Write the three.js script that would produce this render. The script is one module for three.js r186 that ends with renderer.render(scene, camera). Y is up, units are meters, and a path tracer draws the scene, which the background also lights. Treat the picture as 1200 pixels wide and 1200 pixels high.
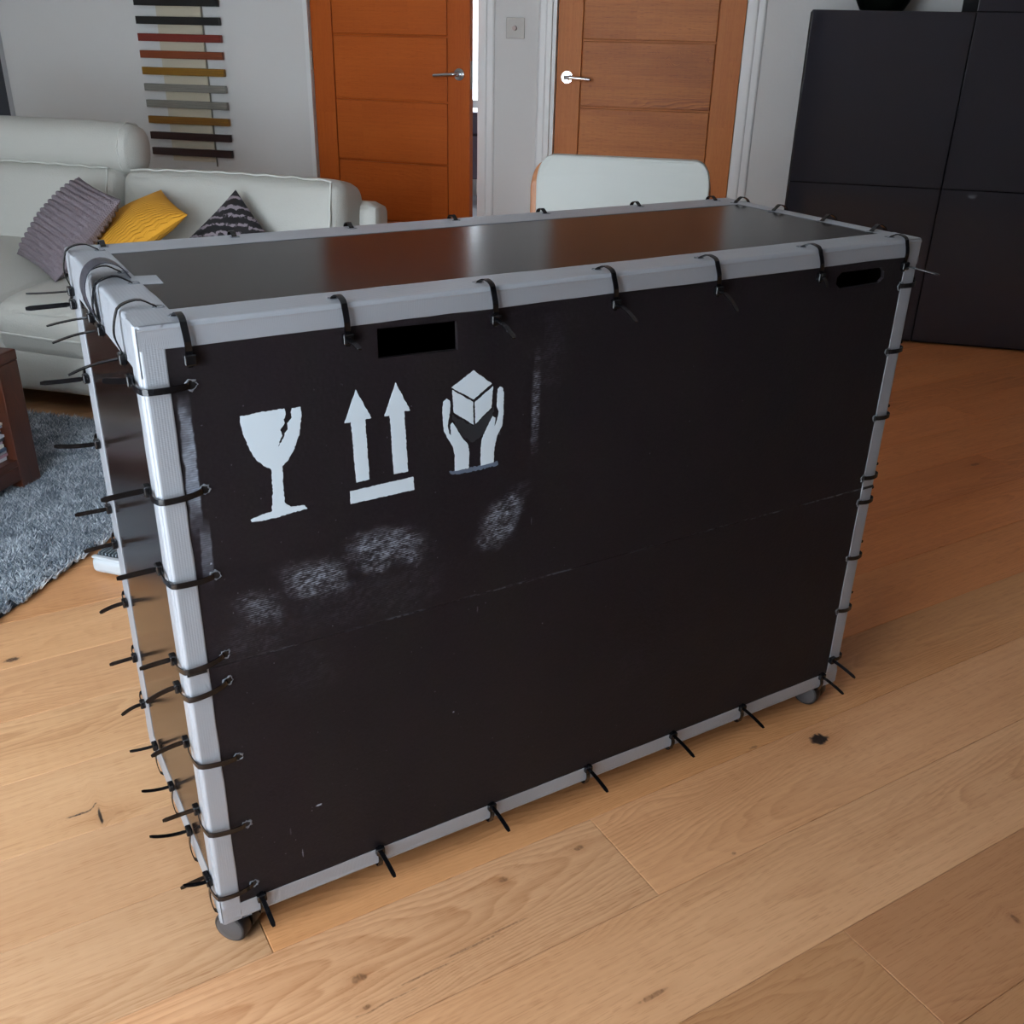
import * as THREE from 'three';
import { RoundedBoxGeometry } from 'three/addons/geometries/RoundedBoxGeometry.js';
import { mergeGeometries, mergeVertices } from 'three/addons/utils/BufferGeometryUtils.js';
import { RectAreaLightUniformsLib } from 'three/addons/lights/RectAreaLightUniformsLib.js';

// ------------------------------------------------------------------ camera, sky, light, exposure
const scene = new THREE.Scene();
const camera = new THREE.PerspectiveCamera(54.8246, 1, 0.05, 60);
camera.rotation.order = 'YXZ';
camera.position.set(0.6065, 1.1703, 0.8625);
camera.rotation.set(-0.449849, 0.237122, 0.0229095);
scene.background = new THREE.Color(0.80, 0.90, 1.0);
scene.backgroundIntensity = 7;
const renderer = new THREE.WebGLRenderer({ antialias: true });
renderer.toneMapping = THREE.LinearToneMapping;
renderer.toneMappingExposure = 1.07;
renderer.shadowMap.enabled = true;
RectAreaLightUniformsLib.init();
function skyLight(name, x, y, z, w, h, tx, ty, tz, power, color) {     // daylight that comes in through one window opening
  const l = new THREE.RectAreaLight(color, power, w, h);
  l.name = name; l.position.set(x, y, z); l.lookAt(tx, ty, tz); scene.add(l);
}
const DAY = new THREE.Color(0.79, 0.905, 1.0);
skyLight('garden_daylight', -0.75, 1.12, 1.38, 1.7, 2.0, -0.75, 1.12, 0, 4.4, DAY);
skyLight('rear_daylight', -1.75, 1.35, -6.95, 1.5, 1.35, -1.75, 1.35, 0, 4, DAY);

// ------------------------------------------------------------------ helpers
function rng(seed) { let a = seed >>> 0; return () => { a = (a + 0x6D2B79F5) | 0; let t = Math.imul(a ^ (a >>> 15), 1 | a); t = (t + Math.imul(t ^ (t >>> 7), 61 | t)) ^ t; return ((t ^ (t >>> 14)) >>> 0) / 4294967296; }; }
const hash = (x, y, s) => { let h = Math.imul(x, 374761393) + Math.imul(y, 668265263) + Math.imul(s, 974634457); h = Math.imul(h ^ (h >>> 13), 1274126177); return ((h ^ (h >>> 16)) >>> 0) / 4294967296; };
function noise(x, y, s = 0) {
  const xi = Math.floor(x), yi = Math.floor(y); let u = x - xi, v = y - yi; u = u * u * (3 - 2 * u); v = v * v * (3 - 2 * v);
  const a = hash(xi, yi, s), b = hash(xi + 1, yi, s), c = hash(xi, yi + 1, s), d = hash(xi + 1, yi + 1, s);
  return a + (b - a) * u + (c - a) * v + (a - b - c + d) * u * v;
}
const fbm = (x, y, s) => 0.5 * noise(x, y, s) + 0.3 * noise(2.1 * x, 2.1 * y, s + 7) + 0.2 * noise(4.3 * x, 4.3 * y, s + 13);
const clamp = (x, a = 0, b = 1) => Math.min(b, Math.max(a, x));
const step = (a, b, x) => { const t = clamp((x - a) / (b - a)); return t * t * (3 - 2 * t); };
const mix = (a, b, t) => a + (b - a) * t;
function tex(w, h, fn, srgb = true) {
  const d = new Uint8Array(w * h * 4), o = [0, 0, 0];
  for (let y = 0, i = 0; y < h; y++) for (let x = 0; x < w; x++, i += 4) {
    fn((x + 0.5) / w, (y + 0.5) / h, o);
    d[i] = clamp(o[0], 0, 255); d[i + 1] = clamp(o[1], 0, 255); d[i + 2] = clamp(o[2], 0, 255); d[i + 3] = 255;
  }
  const t = new THREE.DataTexture(d, w, h, THREE.RGBAFormat, THREE.UnsignedByteType);
  t.wrapS = t.wrapT = THREE.RepeatWrapping; t.magFilter = THREE.LinearFilter; t.minFilter = THREE.LinearMipmapLinearFilter; t.generateMipmaps = true;
  if (srgb) t.colorSpace = THREE.SRGBColorSpace;
  t.needsUpdate = true; return t;
}
const gray = (w, h, fn) => tex(w, h, (u, v, o) => { o[0] = o[1] = o[2] = 255 * fn(u, v); }, false);
const mat = (p) => new THREE.MeshStandardMaterial(p);
const phys = (p) => new THREE.MeshPhysicalMaterial(p);
const used = {};
const numbered = (n) => { const k = used[n] = (used[n] ?? -1) + 1; return k ? n + '_' + String(k).padStart(3, '0') : n; };
function mesh(name, geo, m, parent = scene, pos) {
  const o = new THREE.Mesh(geo, m); o.name = numbered(name); o.castShadow = o.receiveShadow = true;
  if (pos) o.position.set(...pos);
  parent.add(o); return o;
}
function group(name, parent = scene, pos = [0, 0, 0], ry = 0) { const g = new THREE.Group(); g.name = numbered(name); g.position.set(...pos); g.rotation.y = ry; parent.add(g); return g; }
function tag(o, label, category, grp) { o.userData.label = label; o.userData.category = category; if (grp) o.userData.group = grp; return o; }
function structure(o) { o.userData.kind = 'structure'; return o; }
const bx = (w, h, d, x = 0, y = 0, z = 0, r = 0.002, seg = 1) => (r > 0 ? new RoundedBoxGeometry(w, h, d, seg, Math.min(r, w / 2.05, h / 2.05, d / 2.05)) : new THREE.BoxGeometry(w, h, d)).translate(x, y, z);
const box2 = (x0, x1, y0, y1, z0, z1, r = 0.002, seg = 1) => bx(x1 - x0, y1 - y0, z1 - z0, (x0 + x1) / 2, (y0 + y1) / 2, (z0 + z1) / 2, r, seg);
const merge = (a) => mergeGeometries(a.map((g) => (g.index ? g.toNonIndexed() : g)), false);
function uvm(g, grain = 'x', off = [0, 0]) {          // uv in metres, u along the grain
  if (g.index) g = g.toNonIndexed();
  const p = g.attributes.position, n = g.attributes.normal, uv = new Float32Array(p.count * 2), ax = { x: 0, y: 1, z: 2 }[grain];
  for (let i = 0; i < p.count; i++) {
    const P = [p.getX(i), p.getY(i), p.getZ(i)], N = [Math.abs(n.getX(i)), Math.abs(n.getY(i)), Math.abs(n.getZ(i))];
    const dom = N[0] > N[1] && N[0] > N[2] ? 0 : N[1] > N[2] ? 1 : 2, rest = [0, 1, 2].filter((k) => k !== dom);
    const a = rest.includes(ax) ? ax : rest[0], b = rest.find((k) => k !== a);
    uv[2 * i] = P[a] + off[0]; uv[2 * i + 1] = P[b] + off[1];
  }
  g.setAttribute('uv', new THREE.BufferAttribute(uv, 2)); return g;
}
// soft upholstered block: rounded box whose faces swell
function soft(w, h, d, r, bulge, n = 14) {
  const g = new THREE.BoxGeometry(2, 2, 2, n, n, n), p = g.attributes.position, H = [w / 2, h / 2, d / 2];
  for (let i = 0; i < p.count; i++) {
    const u = [p.getX(i), p.getY(i), p.getZ(i)], P = u.map((t, k) => Math.sin(t * Math.PI / 2 * 0.92) / Math.sin(Math.PI / 2 * 0.92) * H[k]);
    const q = P.map((t, k) => clamp(t, -(H[k] - r[k]), H[k] - r[k])), e = P.map((t, k) => (t - q[k]) / r[k]), l = Math.hypot(...e) || 1;
    const c = Math.max(...e.map(Math.abs)); let o = q.map((t, k) => t + (l > 0 ? e[k] / l * c : 0) * r[k]);
    const a = o.map((t, k) => clamp(1 - (t / H[k]) ** 2));
    o = [o[0] + Math.sign(o[0]) * bulge[0] * a[1] * a[2] * Math.abs(o[0]) / H[0], o[1] + Math.sign(o[1]) * bulge[1] * a[0] * a[2] * Math.abs(o[1]) / H[1], o[2] + Math.sign(o[2]) * bulge[2] * a[0] * a[1] * Math.abs(o[2]) / H[2]];
    const nz = 0.006 * (fbm(o[0] * 7 + 3 * o[2], o[1] * 9 + 5 * o[2] + w, 17) - 0.5), nl = Math.hypot(o[0] / H[0], o[1] / H[1], o[2] / H[2]) || 1;
    p.setXYZ(i, o[0] + nz * o[0] / H[0] / nl, o[1] + nz * o[1] / H[1] / nl, o[2] + nz * o[2] / H[2] / nl);
  }
  g.deleteAttribute('uv'); g.deleteAttribute('normal');
  const m = mergeVertices(g, 1e-5); m.computeVertexNormals(); return uvm(m, 'x');
}
const curve = (pts) => new THREE.CatmullRomCurve3(pts.map((p) => new THREE.Vector3(...p)), false, 'centripetal');
const tube = (pts, r, n = 24, k = 8) => new THREE.TubeGeometry(curve(pts), n, r, k, false);
// flat strap along a path; e is the direction of its width
function ribbon(pts, e, width, thick, n = 14) {
  const c = curve(pts), pos = [], idx = [], E = new THREE.Vector3(...e).normalize();
  for (let i = 0; i <= n; i++) {
    const P = c.getPointAt(i / n), T = c.getTangentAt(i / n), N = new THREE.Vector3().crossVectors(T, E).normalize(), W = new THREE.Vector3().crossVectors(N, T).normalize();
    const tip = i === n || i === 0 ? 0.6 : 1;
    for (const [a, b] of [[-1, -1], [1, -1], [1, 1], [-1, 1]]) pos.push(P.x + W.x * a * width / 2 * tip + N.x * b * thick / 2, P.y + W.y * a * width / 2 * tip + N.y * b * thick / 2, P.z + W.z * a * width / 2 * tip + N.z * b * thick / 2);
    if (i < n) for (let k = 0; k < 4; k++) { const a = i * 4 + k, b = i * 4 + (k + 1) % 4; idx.push(a, b, a + 4, b, b + 4, a + 4); }
  }
  idx.push(0, 2, 1, 0, 3, 2); const z = n * 4; idx.push(z, z + 1, z + 2, z, z + 2, z + 3);
  const g = new THREE.BufferGeometry(); g.setAttribute('position', new THREE.Float32BufferAttribute(pos, 3)); g.setIndex(idx);
  const f = g.toNonIndexed(); f.computeVertexNormals(); f.setAttribute('uv', new THREE.Float32BufferAttribute(new Float32Array(f.attributes.position.count * 2), 2)); return f;
}
function polyShape(a, k = 0.001) { const s = new THREE.Shape(); for (let i = 0; i < a.length; i += 2) s[i ? 'lineTo' : 'moveTo'](a[i] * k, a[i + 1] * k); s.closePath(); return s; }

// ------------------------------------------------------------------ wood
function woodFn(seed, L, W, knots = [], p = {}) {       // colour of a board L x W metres, grain along u
  const { light = [216, 172, 130], dark = [164, 114, 74], cath = 1, warp = 1 } = p, r = rng(seed), vc = W * (0.2 + 0.6 * r()), k1 = 7 + 5 * r(), k2 = 900 + 700 * r(), uc = L * r(), dir = r() < 0.5 ? 1 : -1, tone = 0.16 * (r() - 0.5);
  return (u, v, o) => {
    let x = u * L, y = v * W, spot = 0, halo = 0, black = 0;
    for (const [kx, ky, rx, ry, kb = 0.5] of knots) {
      const dx = (x - kx) / rx, dy = (y - ky) / ry, d = Math.hypot(dx, dy);
      if (d > 9) continue;
      if (ry > 0.003) { y += (ky - y) * 0.55 * Math.exp(-d * d / 9); halo = Math.max(halo, Math.exp(-d * d / 4) * 0.5); }
      const s = (1 - step(0.6, 1.1, d + 0.5 * (noise(x * 260, y * 260, seed + 3) - 0.5))) * kb * (kb > 0.9 ? 1 : 0.6 + 0.8 * (noise(x * 500, y * 500, seed + 4) - 0.3));
      if (s > spot) { spot = s; black = kb > 0.7; }
    }
    const w1 = fbm(x * 2.2 * warp, y * 9, seed), w2 = noise(x * 9, y * 60, seed + 5);
    const ph = dir * x * k1 + (y - vc) ** 2 * k2 * (0.4 + w1) + 5.0 * w1 + 0.7 * w2;
    const f = ph - Math.floor(ph), ring = f * f * (1 - step(0.86, 1, f));
    const zone = cath * step(0.46, 0.70, fbm((x - uc) * 1.1, y * 4 + 3, seed + 21));
    const pore = step(0.62, 0.9, noise(x * 46, y * 1250, seed + 31)) * (0.35 + 0.65 * noise(x * 9, y * 60, seed + 33));
    const streak = noise(x * 3.2, y * 210, seed + 41), cloud = fbm(x * 1.7, y * 7, seed + 51);
    let t = 0.22 + tone + 0.42 * ring * zone * (0.5 + 0.7 * noise(x * 30, y * 500, seed + 35)) + 0.06 * ring + 0.34 * pore + 0.16 * (streak - 0.5) + 0.34 * (cloud - 0.5) + 0.45 * halo;
    t = clamp(t, -0.2, 1.25);
    for (let c = 0; c < 3; c++) { const b = mix(light[c], dark[c], t); o[c] = mix(b, (black ? [40, 31, 28] : [84, 56, 36])[c] + 24 * (noise(x * 400, y * 400, 5) - 0.5), spot); }
  };
}
const M = {};
M.wall = mat({ color: new THREE.Color(0.67, 0.665, 0.65), roughness: 0.92, bumpMap: gray(256, 256, (u, v) => 0.5 * fbm(u * 40, v * 40, 3) + 0.5 * noise(u * 128, v * 128, 9)), bumpScale: 0.0006 });
M.ceiling = mat({ color: new THREE.Color(0.78, 0.78, 0.77), roughness: 0.95 });
M.gloss = mat({ color: new THREE.Color(0.74, 0.74, 0.73), roughness: 0.35 });
M.chrome = mat({ color: 0xd8dadd, metalness: 1, roughness: 0.16 });
M.satin = mat({ color: 0x9c9690, metalness: 0.55, roughness: 0.5 });
M.black = mat({ color: 0x0c0c0d, roughness: 0.5 });

// ------------------------------------------------------------------ room shell
const RX0 = -4.3, RX1 = 3.9, RZ0 = -4.04, RZ1 = 1.45, RH = 2.4, TH = THREE.MathUtils.degToRad(44.6);
const cT = Math.cos(TH), sT = Math.sin(TH);
const flr = (x, z) => [cT * x + sT * z, -sT * x + cT * z];                // crate and plank axes to the room
const floor = structure(group('floor'));
mesh('floor_slab', box2(RX0 - 0.1, RX1 + 0.1, -0.16, -0.021, RZ0 - 0.1, RZ1 + 0.1, 0), mat({ color: 0x3a3026, roughness: 0.9 }), floor);
{
  const PW = 0.185, PL = 2.2, Z0 = -0.15;
  const tones = [[1, 1, 1], [0.93, 0.9, 0.86], [0.86, 0.8, 0.74], [1.02, 0.98, 0.94], [0.97, 0.95, 0.93]];
  const common = [11, 12, 13, 14, 15].map((s) => tex(1024, 128, woodFn(s, PL, PW, s % 2 ? [[0.5 + 0.2 * (s - 11), 0.06 + 0.02 * (s - 11), 0.012, 0.006]] : [])));
  const bump = gray(512, 512, (u, v) => 1 - 0.7 * step(0.6, 0.85, noise(u * 20, v * 512, 61)) * noise(u * 9, v * 40, 62));
  bump.repeat.set(1, 1 / 0.0837);
  const woodMat = (map, t) => mat({ map, color: new THREE.Color(...t).multiplyScalar(FLOOR_K), roughness: 0.42 });
  const FLOOR_K = 0.92;
  const stock = common.map((m, i) => woodMat(m, tones[i]));
  const rosy = [[1.36, 0.86, 0.58], [1.26, 0.78, 0.52], [1.44, 0.92, 0.64]].map((t, i) => woodMat(common[i + 1], t));  // redder boards; the tint also paints in the dimmer floor right of the crate
  // where the photograph shows a joint: row index -> position of one end joint; and its knots (x, z, half length, half width)
  const joints = { 0: 0.055, 1: 0.595, 3: 0.79, '-1': 0.62, '-2': 0.95, '-3': 0.4, '-4': 1.05, '-5': 0.7, '-6': 0.5, '-7': 0.95, '-8': 0.6, '-9': 0.85, 2: -0.25 };
  const knots = [[1.088, 0.072, 0.0185, 0.0145, 1], [-0.179, -0.919, 0.016, 0.008, 0.8], [-0.106, -0.366, 0.003, 0.022, 0.95], [-0.13, -0.385, 0.026, 0.0026, 0.9], [-0.09, -0.36, 0.03, 0.016, 0.08], [0.144, 0.133, 0.011, 0.007], [0.404, 0.078, 0.010, 0.006], [0.542, 0.08, 0.009, 0.005], [1.032, 0.518, 0.006, 0.010], [2.521, -0.655, 0.02, 0.008], [2.634, -0.991, 0.014, 0.005], [0.479, 0.355, 0.022, 0.004], [0.963, 0.03, 0.012, 0.003], [0.753, 0.211, 0.004, 0.003], [0.135, 0.18, 0.006, 0.004],
    [0.16, 0.186, 0.05, 0.0013], [0.23, 0.172, 0.05, 0.0018], [0.30, 0.163, 0.05, 0.0022], [0.36, 0.158, 0.04, 0.0015]];
  const near = {  // board tones that also paint in the light falling off across the floor
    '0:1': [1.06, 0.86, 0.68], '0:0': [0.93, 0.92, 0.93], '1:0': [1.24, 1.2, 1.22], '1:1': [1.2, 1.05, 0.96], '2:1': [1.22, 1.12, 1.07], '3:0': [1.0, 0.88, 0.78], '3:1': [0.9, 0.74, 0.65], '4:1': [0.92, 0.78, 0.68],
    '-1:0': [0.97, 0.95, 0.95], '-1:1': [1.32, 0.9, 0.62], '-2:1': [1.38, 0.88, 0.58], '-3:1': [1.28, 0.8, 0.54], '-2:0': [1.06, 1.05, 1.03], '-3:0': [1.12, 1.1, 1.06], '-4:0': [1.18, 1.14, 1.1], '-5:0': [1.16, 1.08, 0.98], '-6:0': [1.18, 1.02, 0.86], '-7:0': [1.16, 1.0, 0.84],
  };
  const room = [[RX0, RZ0], [RX1, RZ0], [RX1, RZ1], [RX0, RZ1]];
  const clip = (poly, inside, cut) => { const out = []; poly.forEach((a, i) => { const b = poly[(i + 1) % poly.length], ia = inside(a), ib = inside(b); if (ia) out.push(a); if (ia !== ib) out.push(cut(a, b)); }); return out; };
  const lerp = (a, b, t) => [a[0] + (b[0] - a[0]) * t, a[1] + (b[1] - a[1]) * t];
  const r = rng(77);
  for (let row = -34; row <= 22; row++) {
    const z0 = Z0 + row * PW, z1 = z0 + PW, first = joints[row] ?? r() * PL;
    for (let k = -4; k <= 4; k++) {
      const x0 = first + (k - 1) * PL, x1 = x0 + PL, seed = 1000 + row * 17 + k * 5, pick = Math.floor(r() * 5);
      const g = 0.0003;
      let poly = [[x0 + g, z0 + g], [x1 - g, z0 + g], [x1 - g, z1 - g], [x0 + g, z1 - g]].map((p) => flr(...p));
      for (const [ax, lim, sg] of [[0, RX0, 1], [0, RX1, -1], [1, RZ0, 1], [1, RZ1, -1]]) if (poly.length) poly = clip(poly, (p) => (p[ax] - lim) * sg >= 0, (a, b) => lerp(a, b, (lim - a[ax]) / (b[ax] - a[ax])));
      if (poly.length < 3) continue;
      let area = 0; poly.forEach((a, i) => { const b = poly[(i + 1) % poly.length]; area += a[0] * b[1] - a[1] * b[0]; });
      if (Math.abs(area) / 2 < 0.004) continue;
      const key = row + ':' + k;
      const cx = poly.reduce((s, p) => s + p[0], 0) / poly.length, cz = poly.reduce((s, p) => s + p[1], 0) / poly.length;
      const n = poly.length, ch = 0.0013, inner = poly.map((p, i) => {
        const a = poly[(i + n - 1) % n], b = poly[(i + 1) % n], e1 = [p[0] - a[0], p[1] - a[1]], e2 = [b[0] - p[0], b[1] - p[1]], s = area > 0 ? 1 : -1;
        const l1 = Math.hypot(...e1) || 1, l2 = Math.hypot(...e2) || 1, n1 = [-e1[1] / l1 * s, e1[0] / l1 * s], n2 = [-e2[1] / l2 * s, e2[0] / l2 * s], dd = 1 + n1[0] * n2[0] + n1[1] * n2[1];
        return [p[0] + (n1[0] + n2[0]) / Math.max(dd, 0.3) * ch, p[1] + (n1[1] + n2[1]) / Math.max(dd, 0.3) * ch];
      });
      const pos = [], uv = [], put = (p, y) => { pos.push(p[0], y, p[1]); const bxx = cT * p[0] - sT * p[1], bz = sT * p[0] + cT * p[1]; uv.push((bxx - x0) / PL, (bz - z0) / PW); };
      const tri = (a, ya, b, yb, c, yc) => (area > 0 ? (put(a, ya), put(c, yc), put(b, yb)) : (put(a, ya), put(b, yb), put(c, yc)));
      for (let i = 1; i < n - 1; i++) tri(inner[0], 0, inner[i], 0, inner[i + 1], 0);
      for (let i = 0; i < n; i++) { const j = (i + 1) % n; tri(inner[i], 0, poly[i], -0.0007, poly[j], -0.0007); tri(inner[i], 0, poly[j], -0.0007, inner[j], 0); tri(poly[i], -0.0007, poly[i], -0.02, poly[j], -0.02); tri(poly[i], -0.0007, poly[j], -0.02, poly[j], -0.0007); }
      const geo = new THREE.BufferGeometry(); geo.setAttribute('position', new THREE.Float32BufferAttribute(pos, 3)); geo.setAttribute('uv', new THREE.Float32BufferAttribute(uv, 2)); geo.computeVertexNormals();
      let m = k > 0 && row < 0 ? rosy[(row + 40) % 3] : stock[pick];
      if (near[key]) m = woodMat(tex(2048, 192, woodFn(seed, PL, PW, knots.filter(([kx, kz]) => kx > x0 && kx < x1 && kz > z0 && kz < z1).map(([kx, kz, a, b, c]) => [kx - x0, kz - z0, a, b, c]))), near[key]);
      mesh('plank', geo, m, floor);
    }
  }
}
const D1 = [-1.668, -0.772], D2 = [-0.444, 0.442], DH = 2.01;
function wallShape(w0, w1, holes) {
  const s = new THREE.Shape([[w0, 0], [w1, 0], [w1, RH], [w0, RH]].map((p) => new THREE.Vector2(...p)));
  for (const [a, b, c, d] of holes) s.holes.push(new THREE.Path([[a, c], [a, d], [b, d], [b, c]].map((p) => new THREE.Vector2(...p))));
  return s;
}
const extr = (s, depth) => new THREE.ExtrudeGeometry(s, { depth, bevelEnabled: false });
structure(mesh('wall_back', extr(wallShape(RX0 - 0.1, RX1 + 0.1, [[...D1, 0.0, DH], [...D2, 0.0, DH]]), 0.1), M.wall, scene, [0, 0, RZ0 - 0.1]));
structure(mesh('wall_left', box2(RX0 - 0.1, RX0, 0, RH, RZ0, RZ1, 0), M.wall));
structure(mesh('wall_right', box2(RX1, RX1 + 0.1, 0, RH, RZ0, RZ1, 0), mat({ color: new THREE.Color(0.055, 0.06, 0.07), roughness: 0.9 })));  // unseen wall, made dark to cut bounce light
const WX = [-1.65, 0.15], WY = [0.08, 2.16];
structure(mesh('wall_front', extr(wallShape(RX0 - 0.1, RX1 + 0.1, [[...WX, ...WY]]), 0.1), M.wall, scene, [0, 0, RZ1]));
structure(mesh('ceiling', box2(RX0 - 0.1, RX1 + 0.1, RH, RH + 0.1, -7.2, RZ1 + 0.1, 0), M.ceiling));
{ // sliding garden door in the front wall
  const w = structure(group('window_1')); const z = RZ1 + 0.05;
  mesh('window_frame', merge([box2(WX[0], WX[1], WY[0], WY[0] + 0.06, z - 0.04, z + 0.04, 0.004), box2(WX[0], WX[1], WY[1] - 0.06, WY[1], z - 0.04, z + 0.04, 0.004), ...[WX[0] + 0.03, (WX[0] + WX[1]) / 2, WX[1] - 0.03].map((x) => box2(x - 0.03, x + 0.03, WY[0], WY[1], z - 0.04, z + 0.04, 0.004))]), M.gloss, w);
  for (const x of [-1.19, -0.31]) mesh('window_pane', bx(0.83, 1.98, 0.004, x, 1.12, z, 0), phys({ color: 0xffffff, transmission: 1, thickness: 0, roughness: 0, ior: 1.45 }), w);
}
{ // long dark drape added right of the garden door, unseen, to cut bounce light
  const c = tag(group('added_curtain', scene, [0.53, 0, RZ1 - 0.12]), 'added dark navy drape by the garden door, out of view, cuts bounce light', 'added_curtain'), n = 90, pos = [], idx = [];
  for (let i = 0; i <= n; i++) { const x = (i / n - 0.5) * 0.72, z = 0.035 * Math.sin(i / n * 56) + 0.008 * Math.sin(i * 0.9); for (const y of [0.012, 2.2]) pos.push(x, y, z); if (i < n) { const q = i * 2; idx.push(q, q + 2, q + 1, q + 1, q + 2, q + 3); } }
  const g = new THREE.BufferGeometry(); g.setAttribute('position', new THREE.Float32BufferAttribute(pos, 3)); g.setIndex(idx); g.computeVertexNormals();
  mesh('fabric', g, mat({ color: 0x1b2029, roughness: 0.95, side: THREE.DoubleSide }), c);
  mesh('rail', new THREE.CylinderGeometry(0.012, 0.012, 0.8, 12).rotateZ(Math.PI / 2).translate(0, 2.215, 0), M.satin, c);
  for (const x of [-0.36, 0.36]) mesh('bracket', bx(0.02, 0.03, 0.125, x, 2.215, 0.0575, 0.002), M.satin, c);
}
// the room seen through the gap of the ajar door
structure(mesh('wall_hall_left', box2(-3.3, -3.2, 0, RH, -7.1, RZ0 - 0.1, 0), M.wall));
structure(mesh('wall_hall_right', box2(1.0, 1.1, 0, RH, -7.1, RZ0 - 0.1, 0), M.wall));
structure(mesh('wall_hall_back', extr(wallShape(-3.3, 1.1, [[-2.5, -1.0, 0.66, 2.05]]), 0.1), M.wall, scene, [0, 0, -7.2]));
structure(mesh('floor_hall', box2(-3.3, 1.1, -0.12, -0.001, -7.2, RZ0 - 0.1, 0), mat({ color: 0xb9bcc2, roughness: 0.95 })));
{
  const w = structure(group('window_2'));
  mesh('window_frame', merge([box2(-2.5, -1.0, 0.66, 0.71, -7.18, -7.12, 0.004), box2(-2.5, -1.0, 2.0, 2.05, -7.18, -7.12, 0.004), ...[-2.475, -1.025].map((x) => box2(x - 0.025, x + 0.025, 0.66, 2.05, -7.18, -7.12, 0.004))]), M.gloss, w);
  mesh('window_pane', bx(1.42, 1.3, 0.004, -1.75, 1.355, -7.15, 0), phys({ color: 0xffffff, transmission: 1, thickness: 0, roughness: 0, ior: 1.45 }), w);
}
{
  const c = tag(group('leather_chest', scene, [-1.75, 0, -6.72]), 'dark purple-brown low chest under the window beyond the ajar door', 'chest');
  const m = mat({ color: 0x4a3a48, roughness: 0.45 });
  mesh('chest_body', bx(1.5, 0.305, 0.44, 0, 0.355, 0, 0.008, 2), m, c); mesh('lid', bx(1.52, 0.15, 0.46, 0, 0.592, 0, 0.014, 2), m, c);
  for (const x of [-0.68, 0.68]) for (const z of [-0.17, 0.17]) mesh('leg', bx(0.05, 0.204, 0.05, x, 0.102, z, 0.004), M.black, c);
}
// baseboard runs and architraves
const profile = (w) => { const s = new THREE.Shape(); s.moveTo(0, 0); s.lineTo(0, 0.018); s.lineTo(w * 0.3, 0.018); s.quadraticCurveTo(w * 0.42, 0.018, w * 0.46, 0.013); s.lineTo(w * 0.8, 0.013); s.quadraticCurveTo(w * 0.95, 0.012, w, 0.005); s.lineTo(w, 0); return s; };
function architrave(d, both) {
  const t = structure(group('trim'));
  const leg = (x, flip) => { const g = new THREE.ExtrudeGeometry(profile(0.065), { depth: DH + 0.05, bevelEnabled: false }); g.rotateX(-Math.PI / 2); g.scale(1, 1, -1); const i = g.index; if (!i) { const p = g.attributes.position; for (let k = 0; k < p.count; k += 3) { const a = [p.getX(k), p.getY(k), p.getZ(k)]; p.setXYZ(k, p.getX(k + 1), p.getY(k + 1), p.getZ(k + 1)); p.setXYZ(k + 1, ...a); } } g.computeVertexNormals(); if (flip) g.rotateY(Math.PI).scale(1, 1, -1) && fixFlip(g); return g.translate(x, 0, RZ0); };
  if (both) mesh('architrave_left', leg(d[0] + 0.004, true), M.gloss, t); mesh('architrave_right', leg(d[1] - 0.004, false), M.gloss, t);
  mesh('architrave_head', box2(d[0] - (both ? 0.06 : 0), d[1] + 0.06, DH + 0.0, DH + 0.065, RZ0, RZ0 + 0.018, 0.003), M.gloss, t);
  mesh('door_lining', merge([box2(d[0], d[0] + 0.022, 0, DH, RZ0 - 0.1, RZ0, 0), box2(d[1] - 0.022, d[1], 0, DH, RZ0 - 0.1, RZ0, 0), box2(d[0], d[1], DH - 0.022, DH, RZ0 - 0.1, RZ0, 0), box2(d[0] + 0.022, d[0] + 0.034, 0, DH, RZ0 - 0.1, RZ0 - 0.05, 0), box2(d[1] - 0.034, d[1] - 0.022, 0, DH, RZ0 - 0.1, RZ0 - 0.05, 0)]), M.gloss, t);
}
function fixFlip(g) { const p = g.attributes.position; for (let k = 0; k < p.count; k += 3) { const a = [p.getX(k), p.getY(k), p.getZ(k)]; p.setXYZ(k, p.getX(k + 1), p.getY(k + 1), p.getZ(k + 1)); p.setXYZ(k + 1, ...a); } g.computeVertexNormals(); return true; }
architrave(D1, false); architrave(D2, true);
structure(mesh('baseboard_back', merge([[RX0, D1[0]], [D1[1] + 0.063, D2[0] - 0.063], [D2[1] + 0.063, 0.683]].map(([a, b]) => box2(a, b, 0.0, 0.14, RZ0, RZ0 + 0.016, 0.003))), M.gloss));
structure(mesh('baseboard_left', box2(RX0, RX0 + 0.016, 0, 0.14, RZ0 + 0.02, RZ1 - 0.02, 0.003), M.gloss));
structure(mesh('baseboard_right', box2(RX1 - 0.016, RX1, 0, 0.14, RZ0 + 0.02, RZ1 - 0.02, 0.003), M.gloss));

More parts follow.
